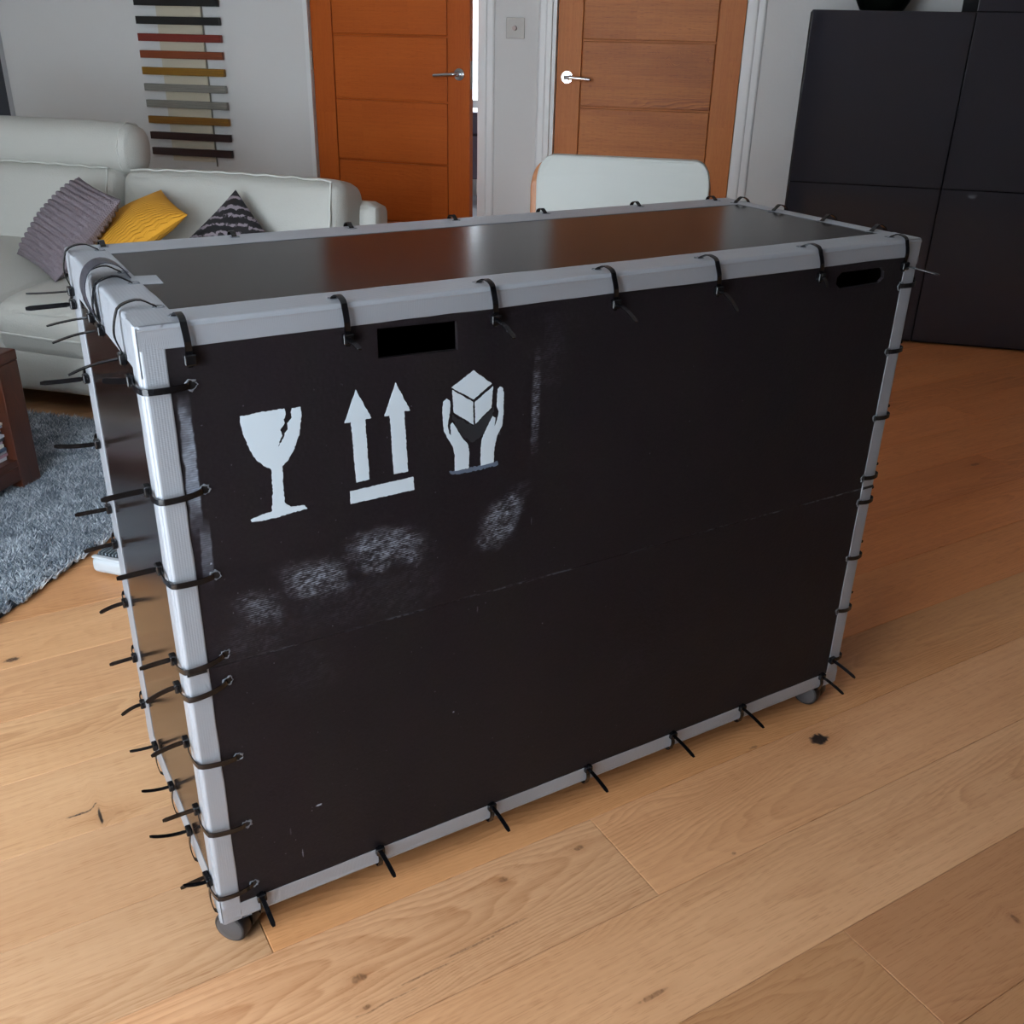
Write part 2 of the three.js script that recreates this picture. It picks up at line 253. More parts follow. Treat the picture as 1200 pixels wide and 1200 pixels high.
// ------------------------------------------------------------------ doors
const doorTex = tex(1024, 2048, woodFn(301, 1.0, 1.0, [], { light: [212, 158, 98], dark: [120, 70, 34], cath: 2.0, warp: 1.6 }));
const doorTex2 = tex(512, 1024, woodFn(302, 1.0, 1.0, [], { light: [205, 150, 92], dark: [160, 102, 54], cath: 0.3 }));
const doorMat = (map, k, rough) => phys({ specularIntensity: 0.5, map, color: new THREE.Color(...k), roughness: rough });
function door(name, hingeX, dir, turn, tint, rough) {           // local x runs from the hinge, the room side is +z
  const d = structure(group(name, scene, [hingeX, 0.008, RZ0 - 0.022], turn)), W = 0.838, T = 0.04, H = 1.98;
  const pm = doorMat(dir > 0 ? doorTex2 : doorTex, tint, rough), sm = doorMat(doorTex2, tint, rough), sx = (x) => dir * x;
  const slab = (a, b, y0, y1, z0, z1, r) => box2(Math.min(sx(a), sx(b)), Math.max(sx(a), sx(b)), y0, y1, z0, z1, r);
  mesh('stile', uvm(slab(0.002, 0.115, 0, H, -T, 0, 0.002), 'y', [0.2, 0.31]), sm, d);
  mesh('stile', uvm(slab(W - 0.115, W - 0.002, 0, H, -T, 0, 0.002), 'y', [0.7, 0.13]), sm, d);
  for (let i = 0; i < 7; i++) { const y0 = i ? 0.297 + (i - 1) * 0.284 : 0, y1 = i === 6 ? H : 0.297 + i * 0.284; mesh('panel', uvm(slab(0.1192, W - 0.1192, y0 + 0.0042, y1 - 0.0042, -T + 0.002, -0.002, 0.0035), 'x', [i * 0.37, i * 0.211]), pm, d); }
  mesh('core', slab(0.11, W - 0.11, 0.01, H - 0.01, -T + 0.012, -0.016, 0), sm, d);
  for (const z of [0, -T]) {
    const s = z ? -1 : 1, h = group('handle', d);
    mesh('rose', new THREE.CylinderGeometry(0.026, 0.027, 0.008, 32).rotateX(Math.PI / 2).translate(sx(W - 0.053), 0.992, z + s * 0.004), M.chrome, h);
    mesh('keyhole_ring', new THREE.TorusGeometry(0.015, 0.0025, 8, 24).translate(sx(W - 0.053), 0.992, z + s * 0.0085), M.chrome, h);
    mesh('lever', merge([tube([[sx(W - 0.053), 0.992, z + s * 0.004], [sx(W - 0.053), 0.992, z + s * 0.04], [sx(W - 0.06), 0.992, z + s * 0.05], [sx(W - 0.09), 0.991, z + s * 0.052], [sx(W - 0.13), 0.988, z + s * 0.05], [sx(W - 0.165), 0.985, z + s * 0.046]], 0.0085, 28, 10), new THREE.SphereGeometry(0.0085, 10, 8).translate(sx(W - 0.165), 0.985, z + s * 0.046)]), M.chrome, h);
  }
  mesh('latch_plate', slab(W - 0.003, W - 0.0005, 0.93, 1.05, -T + 0.008, -0.008, 0), M.satin, d);
  for (const y of [0.22, 1.03, 1.75]) { const h = new THREE.CylinderGeometry(0.0065, 0.0065, 0.08, 12).translate(sx(-0.004), y, 0.005); mesh('hinge', h, M.satin, d); }
  return d;
}
tag(door('door_1', D1[0] + 0.026, 1, -THREE.MathUtils.degToRad(6.5), [0.92, 0.41, 0.15], 0.42), 'orange-brown oak panelled door standing ajar behind the sofa, left of the switch', 'door');
tag(door('door_2', D2[1] - 0.024, -1, 0, [0.98, 0.68, 0.47], 0.45), 'closed oak panelled door behind the white dining chair', 'door');
for (const d of scene.children.filter((o) => /^door_/.test(o.name))) delete d.userData.category;

// dimmer plate between the doors
{
  const s = tag(group('light_switch', scene, [-0.614, 1.2, RZ0]), 'square satin steel dimmer switch plate on the wall between the two doors', 'light switch');
  mesh('plate', bx(0.087, 0.087, 0.005, 0, 0, 0.0028, 0.0022, 2), M.satin, s);
  mesh('dial', new THREE.CylinderGeometry(0.0095, 0.0105, 0.014, 24).rotateX(Math.PI / 2).translate(-0.002, 0.0, 0.012), mat({ color: 0x8c7a76, metalness: 0.6, roughness: 0.45 }), s);
  for (const x of [-0.034, 0.034]) mesh('screw', new THREE.CylinderGeometry(0.0026, 0.0026, 0.001, 12).rotateX(Math.PI / 2).translate(x, 0, 0.0055), M.satin, s);
}
// grey canvas at the left
{
  const c = tag(group('wall_canvas', scene, [-3.8, 1.17, RZ0 + 0.001]), 'plain dark grey canvas on the wall above the left end of the sofa', 'picture');
  mesh('canvas', bx(0.83, 0.9, 0.03, 0, 0, 0.018, 0.003), mat({ color: 0x3d3f45, roughness: 0.8 }), c);
  mesh('canvas_edge', bx(0.003, 0.9, 0.033, 0.4165, 0, 0.018, 0.0005), mat({ color: 0xb6b8bb, roughness: 0.7 }), c);
}
// wall sculpture of painted slats
{
  const a = tag(group('wall_sculpture', scene, [-2.327, 0.55, RZ0]), 'tall wall sculpture of horizontal painted wooden slats on a thin rod above the sofa', 'wall art');
  mesh('backing_board', bx(0.245, 0.98, 0.006, -0.005, 0.48, 0.0035, 0.001), mat({ color: 0xc9bfa9, roughness: 0.8 }), a);
  mesh('rod', new THREE.CylinderGeometry(0.0035, 0.0035, 1.0, 10).translate(0.126, 0.47, 0.010), mat({ color: 0x6a655c, metalness: 0.7, roughness: 0.4 }), a);
  const cols = [0x34110f, 0x38130f, 0x96650f, 0x96948a, 0x9b9990, 0xa57412, 0x97461a, 0x8f2c1c, 0x0e0d0e];
  const wt = tex(512, 64, (u, v, o) => { const t = 215 + 44 * (noise(u * 5, v * 14, 71) - 0.5) + 16 * (noise(u * 60, v * 30, 72) - 0.5); o[0] = t; o[1] = t; o[2] = t; });
  cols.forEach((c, i) => mesh('slat', bx(0.457, 0.035, 0.022, 0, 0.036 + i * 0.0768, 0.026, 0.0015), mat({ color: c, map: wt, roughness: 0.45 }), a));
  mesh('slat', bx(0.457, 0.075, 0.022, 0, 0.753, 0.026, 0.0015), mat({ color: 0x0c0b0c, roughness: 0.45 }), a);
  mesh('slat', bx(0.457, 0.035, 0.022, 0, 0.86, 0.026, 0.0015), mat({ color: 0x0f0e0f, map: wt, roughness: 0.45 }), a);
}

// ------------------------------------------------------------------ sofa
{
  const s = tag(group('sofa', scene, [-1.78, 0, -2.3]), 'cream white leather sofa with one raised headrest roll and three scatter cushions', 'sofa');
  const lb = gray(512, 512, (u, v) => 0.6 * noise(u * 160, v * 160, 81) + 0.4 * fbm(u * 20, v * 20, 82));
  lb.repeat.set(3, 3);
  const L = mat({ color: new THREE.Color(0.495, 0.49, 0.45), roughness: 0.46, bumpMap: lb, bumpScale: 0.0008 });
  const seam = mat({ color: new THREE.Color(0.6, 0.6, 0.56), roughness: 0.55 });
  const piped = (parent, c, rx, pts, r = 0.0036) => { const cs = Math.cos(rx), sn = Math.sin(rx); mesh('piping', tube(pts.map(([x, y, z], i) => [x + c[0], y * cs - z * sn + c[1] + 0.0025 * Math.sin(i * 2.3 + c[0] * 9), y * sn + z * cs + c[2] + 0.002 * Math.cos(i * 1.9)]), r, 60, 6), seam, parent); };
  const run = (n, f) => Array.from({ length: n + 1 }, (_, i) => f(i / n));
  const at = (g, x, y, z, rx = 0) => g.rotateX(rx).translate(x, y, z);
  mesh('base_frame', at(soft(1.98, 0.16, 1.06, [0.02, 0.03, 0.03], [0, 0, 0.004]), 0, 0.155, 0.0), L, s);
  for (const x of [-0.455, 0.455]) {
    const c = mesh('seat_cushion', at(soft(0.905, 0.2, 0.84, [0.05, 0.07, 0.09], [0.004, 0.022, 0.02], 18), x, 0.295, 0.115, 0.06), L, s);
    mesh('piping', tube([[x - 0.42, 0.28, 0.555], [x - 0.2, 0.276, 0.568], [x, 0.279, 0.572], [x + 0.2, 0.275, 0.568], [x + 0.42, 0.28, 0.555]], 0.004, 24, 6), seam, c);
  }
  for (const x of [-0.455, 0.455]) {
    const b = mesh('back_cushion', at(soft(0.9, 0.40, 0.25, [0.055, 0.06, 0.07], [0.004, 0.012, 0.03], 18), x, 0.475, -0.345, -0.22), L, s);
    piped(b, [x, 0.475, -0.345], -0.22, run(22, (t) => [-0.405 + 0.81 * t, 0.19 + 0.008 * (1 - (2 * t - 1) ** 2), 0.112 + 0.004 * (1 - (2 * t - 1) ** 2)]));
    piped(b, [x, 0.475, -0.345], -0.22, run(14, (t) => [0.405 + 0.01 * Math.sin(t * 3), 0.185 - 0.34 * t, 0.116 + 0.022 * Math.sin(Math.min(1, t * 2.2) * 1.57)]));
  }
  const roll = mesh('headrest_roll', at(soft(0.985, 0.195, 0.19, [0.04, 0.085, 0.085], [0.012, 0.006, 0.006], 18), -0.46, 0.742, -0.385, -0.15), L, s);
  for (const e of [-1, 1]) piped(roll, [-0.46, 0.742, -0.385], -0.15, run(26, (t) => [e * 0.452, 0.099 * Math.sin(t * 6.283), 0.0965 * Math.cos(t * 6.283)]), 0.003);
  mesh('back_frame', at(soft(1.95, 0.45, 0.15, [0.03, 0.05, 0.05], [0, 0.004, 0.01]), 0, 0.365, -0.465, -0.1), L, s);
  for (const x of [-1, 1]) mesh('arm', at(soft(0.13, 0.40, 1.02, [0.05, 0.06, 0.06], [0.008, 0.006, 0.01], 14), x * 0.975, 0.262, 0.0, 0.125), L, s);
  for (const x of [-0.9, 0.9]) for (const z of [-0.42, 0.42]) mesh('leg', new THREE.CylinderGeometry(0.022, 0.018, 0.08, 16).translate(x, 0.04, z), M.chrome, s);
}
// ------------------------------------------------------------------ scatter cushions
function cushion(name, T, A, B, thick, m, n = 60, ribs, label, seed) {      // T one corner, A and B the two edges
  const a = new THREE.Vector3(...A), b = new THREE.Vector3(...B), W = new THREE.Vector3().crossVectors(a, b).normalize(), r = rng(seed);
  const la = a.length(), lb = b.length(), pos = [], uv = [], idx = [], N = n + 1, j = [r() * 9, r() * 9];
  for (let side = 0; side < 2; side++) for (let i = 0; i <= n; i++) for (let k = 0; k <= n; k++) {
    let u = i / n * 2 - 1, v = k / n * 2 - 1; const e = clamp((1 - u * u) * (1 - v * v));
    let h = thick / 2 * Math.pow(e, 0.55) * (0.9 + 0.25 * noise(u * 2 + j[0], v * 2 + j[1], seed));
    const pu = u * (1 - 0.05 * (1 - v * v)), pv = v * (1 - 0.05 * (1 - u * u));
    if (ribs && e > 0) h += ribs * Math.min(1, e * 12) * Math.abs(Math.sin((i / n) * Math.PI * 17)) ** 0.7 * (0.82 + 0.18 * Math.sin(k / n * Math.PI * 60));
    const s = side ? -1 : 1;
    pos.push(a.x * pu / 2 + b.x * pv / 2 + W.x * h * s, a.y * pu / 2 + b.y * pv / 2 + W.y * h * s, a.z * pu / 2 + b.z * pv / 2 + W.z * h * s);
    uv.push(i / n, k / n);
    if (i < n && k < n) { const q = side * N * N + i * N + k, f = [q, q + N, q + 1, q + 1, q + N, q + N + 1]; idx.push(...(side ? [f[0], f[2], f[1], f[3], f[5], f[4]] : f)); }
  }
  const g = new THREE.BufferGeometry(); g.setAttribute('position', new THREE.Float32BufferAttribute(pos, 3)); g.setAttribute('uv', new THREE.Float32BufferAttribute(uv, 2)); g.setIndex(idx); g.computeVertexNormals();
  const o = mesh(name, g, m, scene, [T[0] + (A[0] + B[0]) / 2, T[1] + (A[1] + B[1]) / 2, T[2] + (A[2] + B[2]) / 2]);
  return tag(o, label, 'cushion');
}
const knit = gray(256, 256, (u, v) => 0.5 + 0.5 * Math.sin(v * Math.PI * 90) * Math.sin(u * Math.PI * 90));
cushion('scatter_cushion', [-1.99, 0.425, -2.20], [0.16, 0.25, -0.20], [0.31, -0.035, 0.21], 0.13, mat({ color: new THREE.Color(0.20, 0.165, 0.185), roughness: 0.95, bumpMap: knit, bumpScale: 0.002 }), 150, 0.011, 'mauve grey chunky knit cushion with ribs at the left of the sofa', 5);
const zig = gray(512, 512, (u, v) => { const c = v * 22 + 0.35 * Math.abs(((u * 14) % 2) - 1); const f = Math.abs((c % 1) - 0.5) * 2; return step(0.08, 0.5, f); });
cushion('scatter_cushion', [-1.775, 0.475, -2.31], [0.205, 0.155, -0.20], [0.265, -0.035, 0.27], 0.12, mat({ color: new THREE.Color(0.78, 0.36, 0.025), roughness: 0.85, bumpMap: zig, bumpScale: 0.004 }), 60, 0, 'mustard yellow quilted cushion in the middle of the sofa', 6);
const lace = tex(512, 512, (u, v, o) => {
  const wx = u + 0.06 * (fbm(u * 5, v * 5, 91) - 0.5), wy = v + 0.12 * (fbm(u * 4, v * 4, 92) - 0.5);
  const s = Math.sin((wx + wy) * 52 + 5 * fbm(u * 6, v * 6, 93)), n = fbm(u * 34, v * 34, 94);
  const line = step(0.45, 0.75, s + 2.2 * (n - 0.5)), dots = step(0.62, 0.7, noise(u * 90, v * 90, 95)) * 0.5 * step(-0.2, 0.5, s);
  const t = clamp(Math.max(line, dots)); o[0] = mix(24, 138, t); o[1] = mix(21, 127, t); o[2] = mix(25, 135, t);
});
cushion('scatter_cushion', [-1.235, 0.655, -2.455], [-0.29, -0.27, 0.10], [0.29, -0.27, 0.10], 0.12, mat({ map: lace, roughness: 0.8 }), 60, 0, 'black cushion with a pale lilac lace pattern, standing on its corner', 7);

// ------------------------------------------------------------------ rug, coffee table, magazines
{
  const x1 = -0.895, x0 = -2.95, z0 = -1.735, z1 = 0.62, g = tag(group('rug', scene, [(x0 + x1) / 2, 0, (z0 + z1) / 2]), 'slate blue-grey shag rug under the dark wooden coffee table', 'rug');
  mesh('backing', bx(x1 - x0 - 0.016, 0.01, z1 - z0 - 0.016, 0, 0.0055, 0, 0.003), mat({ color: 0x3a434d, roughness: 1 }), g);
  const yarn = [], r = rng(5);
  for (let k = 0; k < 5; k++) {
    const a = k * 1.26 + r(), l = 0.010 + 0.004 * r(), c = new THREE.ConeGeometry(0.0026, 0.022, 4, 1, true).translate(0, 0.011, 0);
    c.rotateX(0.5 + 0.35 * r()).rotateY(a).translate(Math.sin(a) * 0.001, 0, Math.cos(a) * 0.001 + l * 0); yarn.push(c);
  }
  const N = 62000, pile = new THREE.InstancedMesh(merge(yarn), mat({ color: 0xffffff, roughness: 0.95 }), N), m4 = new THREE.Matrix4(), e = new THREE.Euler(), c = new THREE.Color();
  for (let i = 0; i < N; i++) {
    const x = (r() - 0.5) * (x1 - x0 + 0.004), z = (r() - 0.5) * (z1 - z0 + 0.004), s = 0.8 + 0.5 * r();
    e.set(0, r() * 6.28, 0); m4.makeRotationFromEuler(e).scale(new THREE.Vector3(s, s, s)).setPosition(x, 0.008, z); pile.setMatrixAt(i, m4);
    const t = r(); c.setRGB(mix(0.16, 0.84, t * t), mix(0.2, 0.9, t * t), mix(0.25, 0.96, t * t)); pile.setColorAt(i, c);
  }
  pile.name = 'pile'; pile.userData.kind = 'stuff'; pile.castShadow = pile.receiveShadow = true; g.add(pile);
}
{
  const wt = tex(1024, 512, woodFn(401, 1.0, 0.5, [], { light: [80, 38, 20], dark: [40, 18, 10], cath: 0.8 }));
  const m = mat({ map: wt, roughness: 0.38 });
  const t = tag(group('coffee_table', scene, [-1.278, 0.0, -1.289]), 'dark reddish-brown wooden coffee table with an open shelf of magazines', 'coffee table'), y0 = 0.02, Wd = 0.75, Ln = 1.1;
  mesh('tabletop', uvm(box2(-Wd, 0.0, 0.365, 0.395, 0, Ln, 0.004, 2), 'z'), m, t);
  for (const z of [[0.0, 0.075], [Ln - 0.075, Ln]]) for (const x of [[-0.06, -0.001], [-Wd + 0.001, -Wd + 0.06]]) mesh('leg', uvm(box2(x[0], x[1], y0, 0.365, z[0] + 0.001, z[1], 0.003), 'y'), m, t);
  mesh('shelf', uvm(box2(-Wd + 0.06, -0.004, 0.085, 0.105, 0.03, Ln - 0.03, 0.002), 'z'), m, t);
  for (const x of [-0.016, -Wd + 0.016]) { mesh('bottom_rail', uvm(box2(x - 0.014, x + 0.014, 0.045, 0.085, 0.075, Ln - 0.075, 0.002), 'z'), m, t); mesh('top_rail', uvm(box2(x - 0.014, x + 0.014, 0.335, 0.365, 0.075, Ln - 0.075, 0.002), 'z'), m, t); }
  mesh('end_panel', uvm(box2(-Wd + 0.06, -0.06, 0.04, 0.365, 0.02, 0.045, 0.002), 'x'), m, t);
  mesh('end_panel', uvm(box2(-Wd + 0.06, -0.06, 0.04, 0.365, Ln - 0.045, Ln - 0.02, 0.002), 'x'), m, t);
  const cols = [0xc7c9cf, 0xb08a98, 0xd3d6da, 0x4d5a72, 0xe0ddd6, 0xb9a7b6, 0x59606a, 0xcfd6de, 0x2e3440, 0xdedede, 0x8c98ab, 0xd6cdc4], r = rng(31);
  const names = ['white magazine at the bottom of the stack on the coffee table shelf', 'second magazine from the bottom of the shelf stack, dusty pink spine', 'third magazine from the bottom of the shelf stack, pale grey spine', 'fourth magazine from the bottom of the shelf stack, slate blue spine', 'fifth magazine from the bottom of the shelf stack, cream spine', 'sixth magazine from the bottom of the shelf stack, mauve spine', 'sixth magazine from the top of the shelf stack, dark grey spine', 'fifth magazine from the top of the shelf stack, pale blue spine', 'fourth magazine from the top of the shelf stack, near-black navy spine', 'third magazine from the top of the shelf stack, white spine', 'second magazine from the top of the shelf stack, steel blue spine', 'pale magazine lying topmost on the coffee table shelf stack'];
  let y = 0.1055;
  cols.forEach((c, i) => {
    const h = 0.006 + 0.0045 * r(), g = tag(group('magazine', scene, [-1.278 - 0.13 - 0.012 * r(), y, -1.289 + 0.225 + 0.012 * (r() - 0.5)], 0.05 * (r() - 0.5)), names[i], 'magazine', 'magazines on the coffee table shelf');
    mesh('pages', bx(0.212, h - 0.0022, 0.29, 0, h / 2, 0, 0), mat({ color: 0xd9d6cf, roughness: 0.9 }), g);
    const cv = mat({ color: c, roughness: 0.4 });
    mesh('cover', merge([bx(0.216, 0.0009, 0.296, 0, 0.0005, 0, 0), bx(0.216, 0.0009, 0.296, 0, h - 0.0006, 0, 0), bx(0.0012, h - 0.0002, 0.296, 0.1082, h / 2, 0, 0)]), cv, g);
    y += h + 0.0002;
  });
}
// white ribbed case on the floor at the rug's edge
{
  const g = tag(group('ribbed_floor_case', scene, [-0.832, 0, -0.878], -0.06), 'low white plastic case with a grey ribbed top on the floor behind the crate', 'floor unit');
  const white = mat({ color: 0xb9bfc4, roughness: 0.4 }), gm = mat({ color: 0x69727a, roughness: 0.6 });
  mesh('body', bx(0.3, 0.040, 0.30, 0.15, 0.026, -0.15, 0.014, 4), white, g);
  mesh('lip', bx(0.296, 0.006, 0.012, 0.15, 0.046, -0.010, 0.0025, 2), white, g);
  mesh('foot_pad', bx(0.24, 0.007, 0.22, 0.16, 0.0035, -0.15, 0.001), M.black, g);
  mesh('top_plate', bx(0.288, 0.003, 0.276, 0.15, 0.0465, -0.156, 0.001), mat({ color: 0x2b3138, roughness: 0.7 }), g);
  for (let i = 0; i < 30; i++) mesh('rib', bx(0.0046, 0.008, 0.274, 0.012 + i * 0.0095, 0.050, -0.156, 0.0015), gm, g);
}

// ------------------------------------------------------------------ dining chair behind the crate
{
  const g = tag(group('dining_chair', scene, [0.2, 0, -2.0], 0.03), 'dining chair with a cream leather back pad in an orange-brown wooden shell', 'dining chair');
  const wood = mat({ map: doorTex2, color: new THREE.Color(0.75, 0.55, 0.36), roughness: 0.4 }), pad = mat({ color: new THREE.Color(0.52, 0.54, 0.51), roughness: 0.5 });
  const back = (w, top, bot, r, depth, z) => { const s = new THREE.Shape(), a = w / 2; s.moveTo(-a * 0.96, bot); s.lineTo(-a, top - r * 1.4); s.quadraticCurveTo(-a * 0.99, top, -a + r, top); s.lineTo(a - r, top); s.quadraticCurveTo(a * 0.99, top, a, top - r * 1.4); s.lineTo(a * 0.96, bot); s.closePath(); const q = new THREE.ExtrudeGeometry(s, { depth, bevelEnabled: true, bevelSize: 0.005, bevelThickness: 0.006, bevelSegments: 3, curveSegments: 10 }); const p = q.attributes.position; for (let i = 0; i < p.count; i++) { const x = p.getX(i), y = p.getY(i); p.setZ(i, p.getZ(i) + z + 0.35 * x * x - 0.16 * (y - 0.5)); } q.computeVertexNormals(); return uvm(q, 'y'); };
  mesh('back_shell', back(0.496, 0.852, 0.46, 0.05, 0.012, 0), wood, g);
  mesh('back_pad', back(0.47, 0.868, 0.50, 0.045, 0.028, 0.018).translate(0.009, 0, 0), pad, g);
  mesh('seat_shell', box2(-0.225, 0.225, 0.425, 0.445, 0.0, 0.44, 0.008, 2), wood, g);
  mesh('seat_pad', soft(0.43, 0.055, 0.41, [0.03, 0.025, 0.03], [0, 0.008, 0], 10).translate(0, 0.472, 0.225), pad, g);
  for (const x of [-0.19, 0.19]) for (const z of [0.03, 0.4]) mesh('leg', bx(0.032, 0.43, 0.032, x, 0.215, z, 0.004, 2), wood, g);
}

// ------------------------------------------------------------------ gloss cabinets
{
  const m = phys({ color: new THREE.Color(0.034, 0.033, 0.042), roughness: 0.035, ior: 1.5 }), carc = phys({ color: new THREE.Color(0.012, 0.012, 0.015), roughness: 0.6, specularIntensity: 0.08 });
  const unit = (x0, x1, h, rows, label) => {
    const g = tag(group('gloss_cabinet', scene, [(x0 + x1) / 2, 0, RZ0]), label, 'cabinet'), a = (x1 - x0) / 2, zf = 0.416;
    mesh('carcass', box2(-a + 0.001, a - 0.001, 0.004, h - 0.002, 0.004, zf - 0.02, 0.001), carc, g);
    for (const [y0, y1] of rows) mesh('door', box2(-a + 0.0016, a - 0.0016, y0 + 0.0018, y1 - 0.0018, zf - 0.018, zf, 0.0012, 2), m, g);
    return g;
  };
  unit(0.685, 1.285, 1.287, [[0.012, 0.643], [0.643, 1.287]], 'lower dark gloss two-door cabinet with the black bowl on top');
  unit(1.287, 1.887, 1.93, [[0.012, 0.643], [0.643, 1.287], [1.287, 1.93]], 'taller dark gloss cabinet at the far right, beside the lower one');
  const bowl = new THREE.LatheGeometry([[0, 0.0], [0.075, 0], [0.085, 0.006], [0.1, 0.03], [0.115, 0.06], [0.128, 0.1], [0.133, 0.13], [0.129, 0.13], [0.122, 0.1], [0.108, 0.06], [0.09, 0.03], [0.07, 0.014], [0, 0.012]].map((p) => new THREE.Vector2(...p)), 48);
  tag(mesh('bowl', bowl, mat({ color: 0x0a0f0b, roughness: 0.3 }), scene, [0.957, 1.287, RZ0 + 0.21]), 'black glazed bowl standing on the lower gloss cabinet', 'bowl');
}

// ------------------------------------------------------------------ the crate
const CL = 1.1935, CD = 0.4575, CH = 0.845, HB = 0.05;
const crate = tag(group('shipping_crate', scene, [0, 0, 0], TH), 'large black home-made crate on castors, edged in silver tape and laced with cable ties', 'crate');
const part = (name, geo, m) => mesh(name, geo, m, crate, [0, HB, 0]);
{
  // window sheen painted over taped patches under the black paint, plus dry-brush wear (x0, x1, y0, y1, strength)
  const sheenWear = [[0.029, 0.0435, 0.59, 0.765, 1.0, 0.02, 1], [0.035, 0.048, 0.53, 0.625, 0.6, 0.03, 1], [0.477, 0.492, 0.60, 0.765, 0.62, 0.0], [0.482, 0.53, 0.69, 0.80, 0.14], [0.06, 0.135, 0.46, 0.512, 0.55, -0.2], [0.12, 0.215, 0.475, 0.54, 0.78, -0.3], [0.20, 0.335, 0.492, 0.553, 0.78, -0.4], [0.40, 0.47, 0.485, 0.565, 0.85, 0.35], [0.03, 0.14, 0.40, 0.47, 0.16], [0.10, 0.38, 0.42, 0.50, 0.13], [0.1, 0.2, 0.33, 0.41, 0.10], [0.64, 0.72, 0.16, 0.24, 0.06]];
  const specks = []; const r = rng(909);
  for (let i = 0; i < 130; i++) { const l = r() < 0.08; specks.push([0.03 + 0.9 * r() * r() + 0.02, 0.04 + 0.72 * r(), 0.0005 + 0.0008 * r() * r(), l ? 0.003 + 0.004 * r() : 0.0005 + 0.0008 * r(), 0.25 + 0.5 * r() * r()]); }
  specks.push([0.149, 0.150, 0.005, 0.0017, 1.0], [0.12, 0.075, 0.001, 0.008, 0.6], [0.36, 0.232, 0.0016, 0.0016, 0.9], [0.045, 0.56, 0.0013, 0.0013, 0.8]);
  const sheenWearAt = (x, y) => {
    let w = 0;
    for (const [a, b, c, d, s, lean = 0, solid = 0] of sheenWear) {
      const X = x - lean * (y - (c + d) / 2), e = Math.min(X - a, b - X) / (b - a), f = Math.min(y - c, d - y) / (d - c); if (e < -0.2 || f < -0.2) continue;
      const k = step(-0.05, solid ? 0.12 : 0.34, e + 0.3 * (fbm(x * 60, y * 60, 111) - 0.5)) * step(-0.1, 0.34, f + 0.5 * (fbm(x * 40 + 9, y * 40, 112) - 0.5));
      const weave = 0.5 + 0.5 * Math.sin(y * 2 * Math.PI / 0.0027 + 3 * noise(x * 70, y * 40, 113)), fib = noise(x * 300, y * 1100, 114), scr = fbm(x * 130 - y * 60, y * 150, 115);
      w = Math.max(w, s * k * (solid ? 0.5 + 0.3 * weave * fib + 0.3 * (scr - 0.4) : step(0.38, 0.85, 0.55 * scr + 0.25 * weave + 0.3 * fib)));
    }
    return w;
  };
  const sorted = specks.map((s) => s);
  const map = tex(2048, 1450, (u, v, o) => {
    const x = u * CL, y = v * CH; let w = sheenWearAt(x, y);
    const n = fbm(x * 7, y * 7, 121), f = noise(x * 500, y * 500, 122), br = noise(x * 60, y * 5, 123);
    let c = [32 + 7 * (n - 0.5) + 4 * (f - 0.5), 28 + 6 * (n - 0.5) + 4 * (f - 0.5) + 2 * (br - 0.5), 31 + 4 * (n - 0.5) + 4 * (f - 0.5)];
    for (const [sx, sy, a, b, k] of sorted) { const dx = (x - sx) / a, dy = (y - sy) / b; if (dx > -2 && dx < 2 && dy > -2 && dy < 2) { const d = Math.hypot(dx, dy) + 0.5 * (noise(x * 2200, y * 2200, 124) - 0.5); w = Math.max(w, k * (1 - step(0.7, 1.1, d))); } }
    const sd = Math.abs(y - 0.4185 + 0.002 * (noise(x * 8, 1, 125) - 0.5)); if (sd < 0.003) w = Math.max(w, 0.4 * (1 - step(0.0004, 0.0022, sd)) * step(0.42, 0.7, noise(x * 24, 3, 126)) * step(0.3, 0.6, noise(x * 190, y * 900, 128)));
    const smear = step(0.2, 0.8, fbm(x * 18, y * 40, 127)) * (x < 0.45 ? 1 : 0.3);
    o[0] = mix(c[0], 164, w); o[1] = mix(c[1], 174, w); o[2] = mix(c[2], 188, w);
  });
  const bump = gray(1024, 726, (u, v) => { const x = u * CL, y = v * CH; return 0.35 * fbm(x * 30, y * 12, 131) + 0.35 * noise(x * 300, y * 300, 132) + 0.12 * (0.5 + 0.5 * Math.sin(y * 6.283 / 0.0036)); });
  const rough = tex(512, 363, (u, v, o) => { const x = u * CL, y = v * CH, t = 0.40 + 0.07 * (fbm(x * 9, y * 9, 141) - 0.5); o[0] = 0; o[1] = 255 * t; o[2] = 0; }, false);
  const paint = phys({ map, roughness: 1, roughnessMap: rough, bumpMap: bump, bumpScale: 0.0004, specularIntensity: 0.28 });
  const sheet = (y0, y1, holes) => {
    const s = new THREE.Shape([[0.002, y0], [CL - 0.002, y0], [CL - 0.002, y1], [0.002, y1]].map((p) => new THREE.Vector2(...p)));
    for (const h of holes) s.holes.push(new THREE.Path(h.map((p) => new THREE.Vector2(...p))));
    const g = new THREE.ExtrudeGeometry(s, { depth: 0.006, bevelEnabled: false }).translate(0, 0, -0.006), uv = g.attributes.uv;
    for (let i = 0; i < uv.count; i++) uv.setXY(i, g.attributes.position.getX(i) / CL, g.attributes.position.getY(i) / CH);
    return g;
  };
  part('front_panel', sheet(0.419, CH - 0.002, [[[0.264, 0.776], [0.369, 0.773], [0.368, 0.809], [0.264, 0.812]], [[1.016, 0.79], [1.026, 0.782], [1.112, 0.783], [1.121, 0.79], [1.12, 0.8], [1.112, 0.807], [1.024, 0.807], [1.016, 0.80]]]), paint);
  part('front_panel', sheet(0.002, 0.418, []), paint);
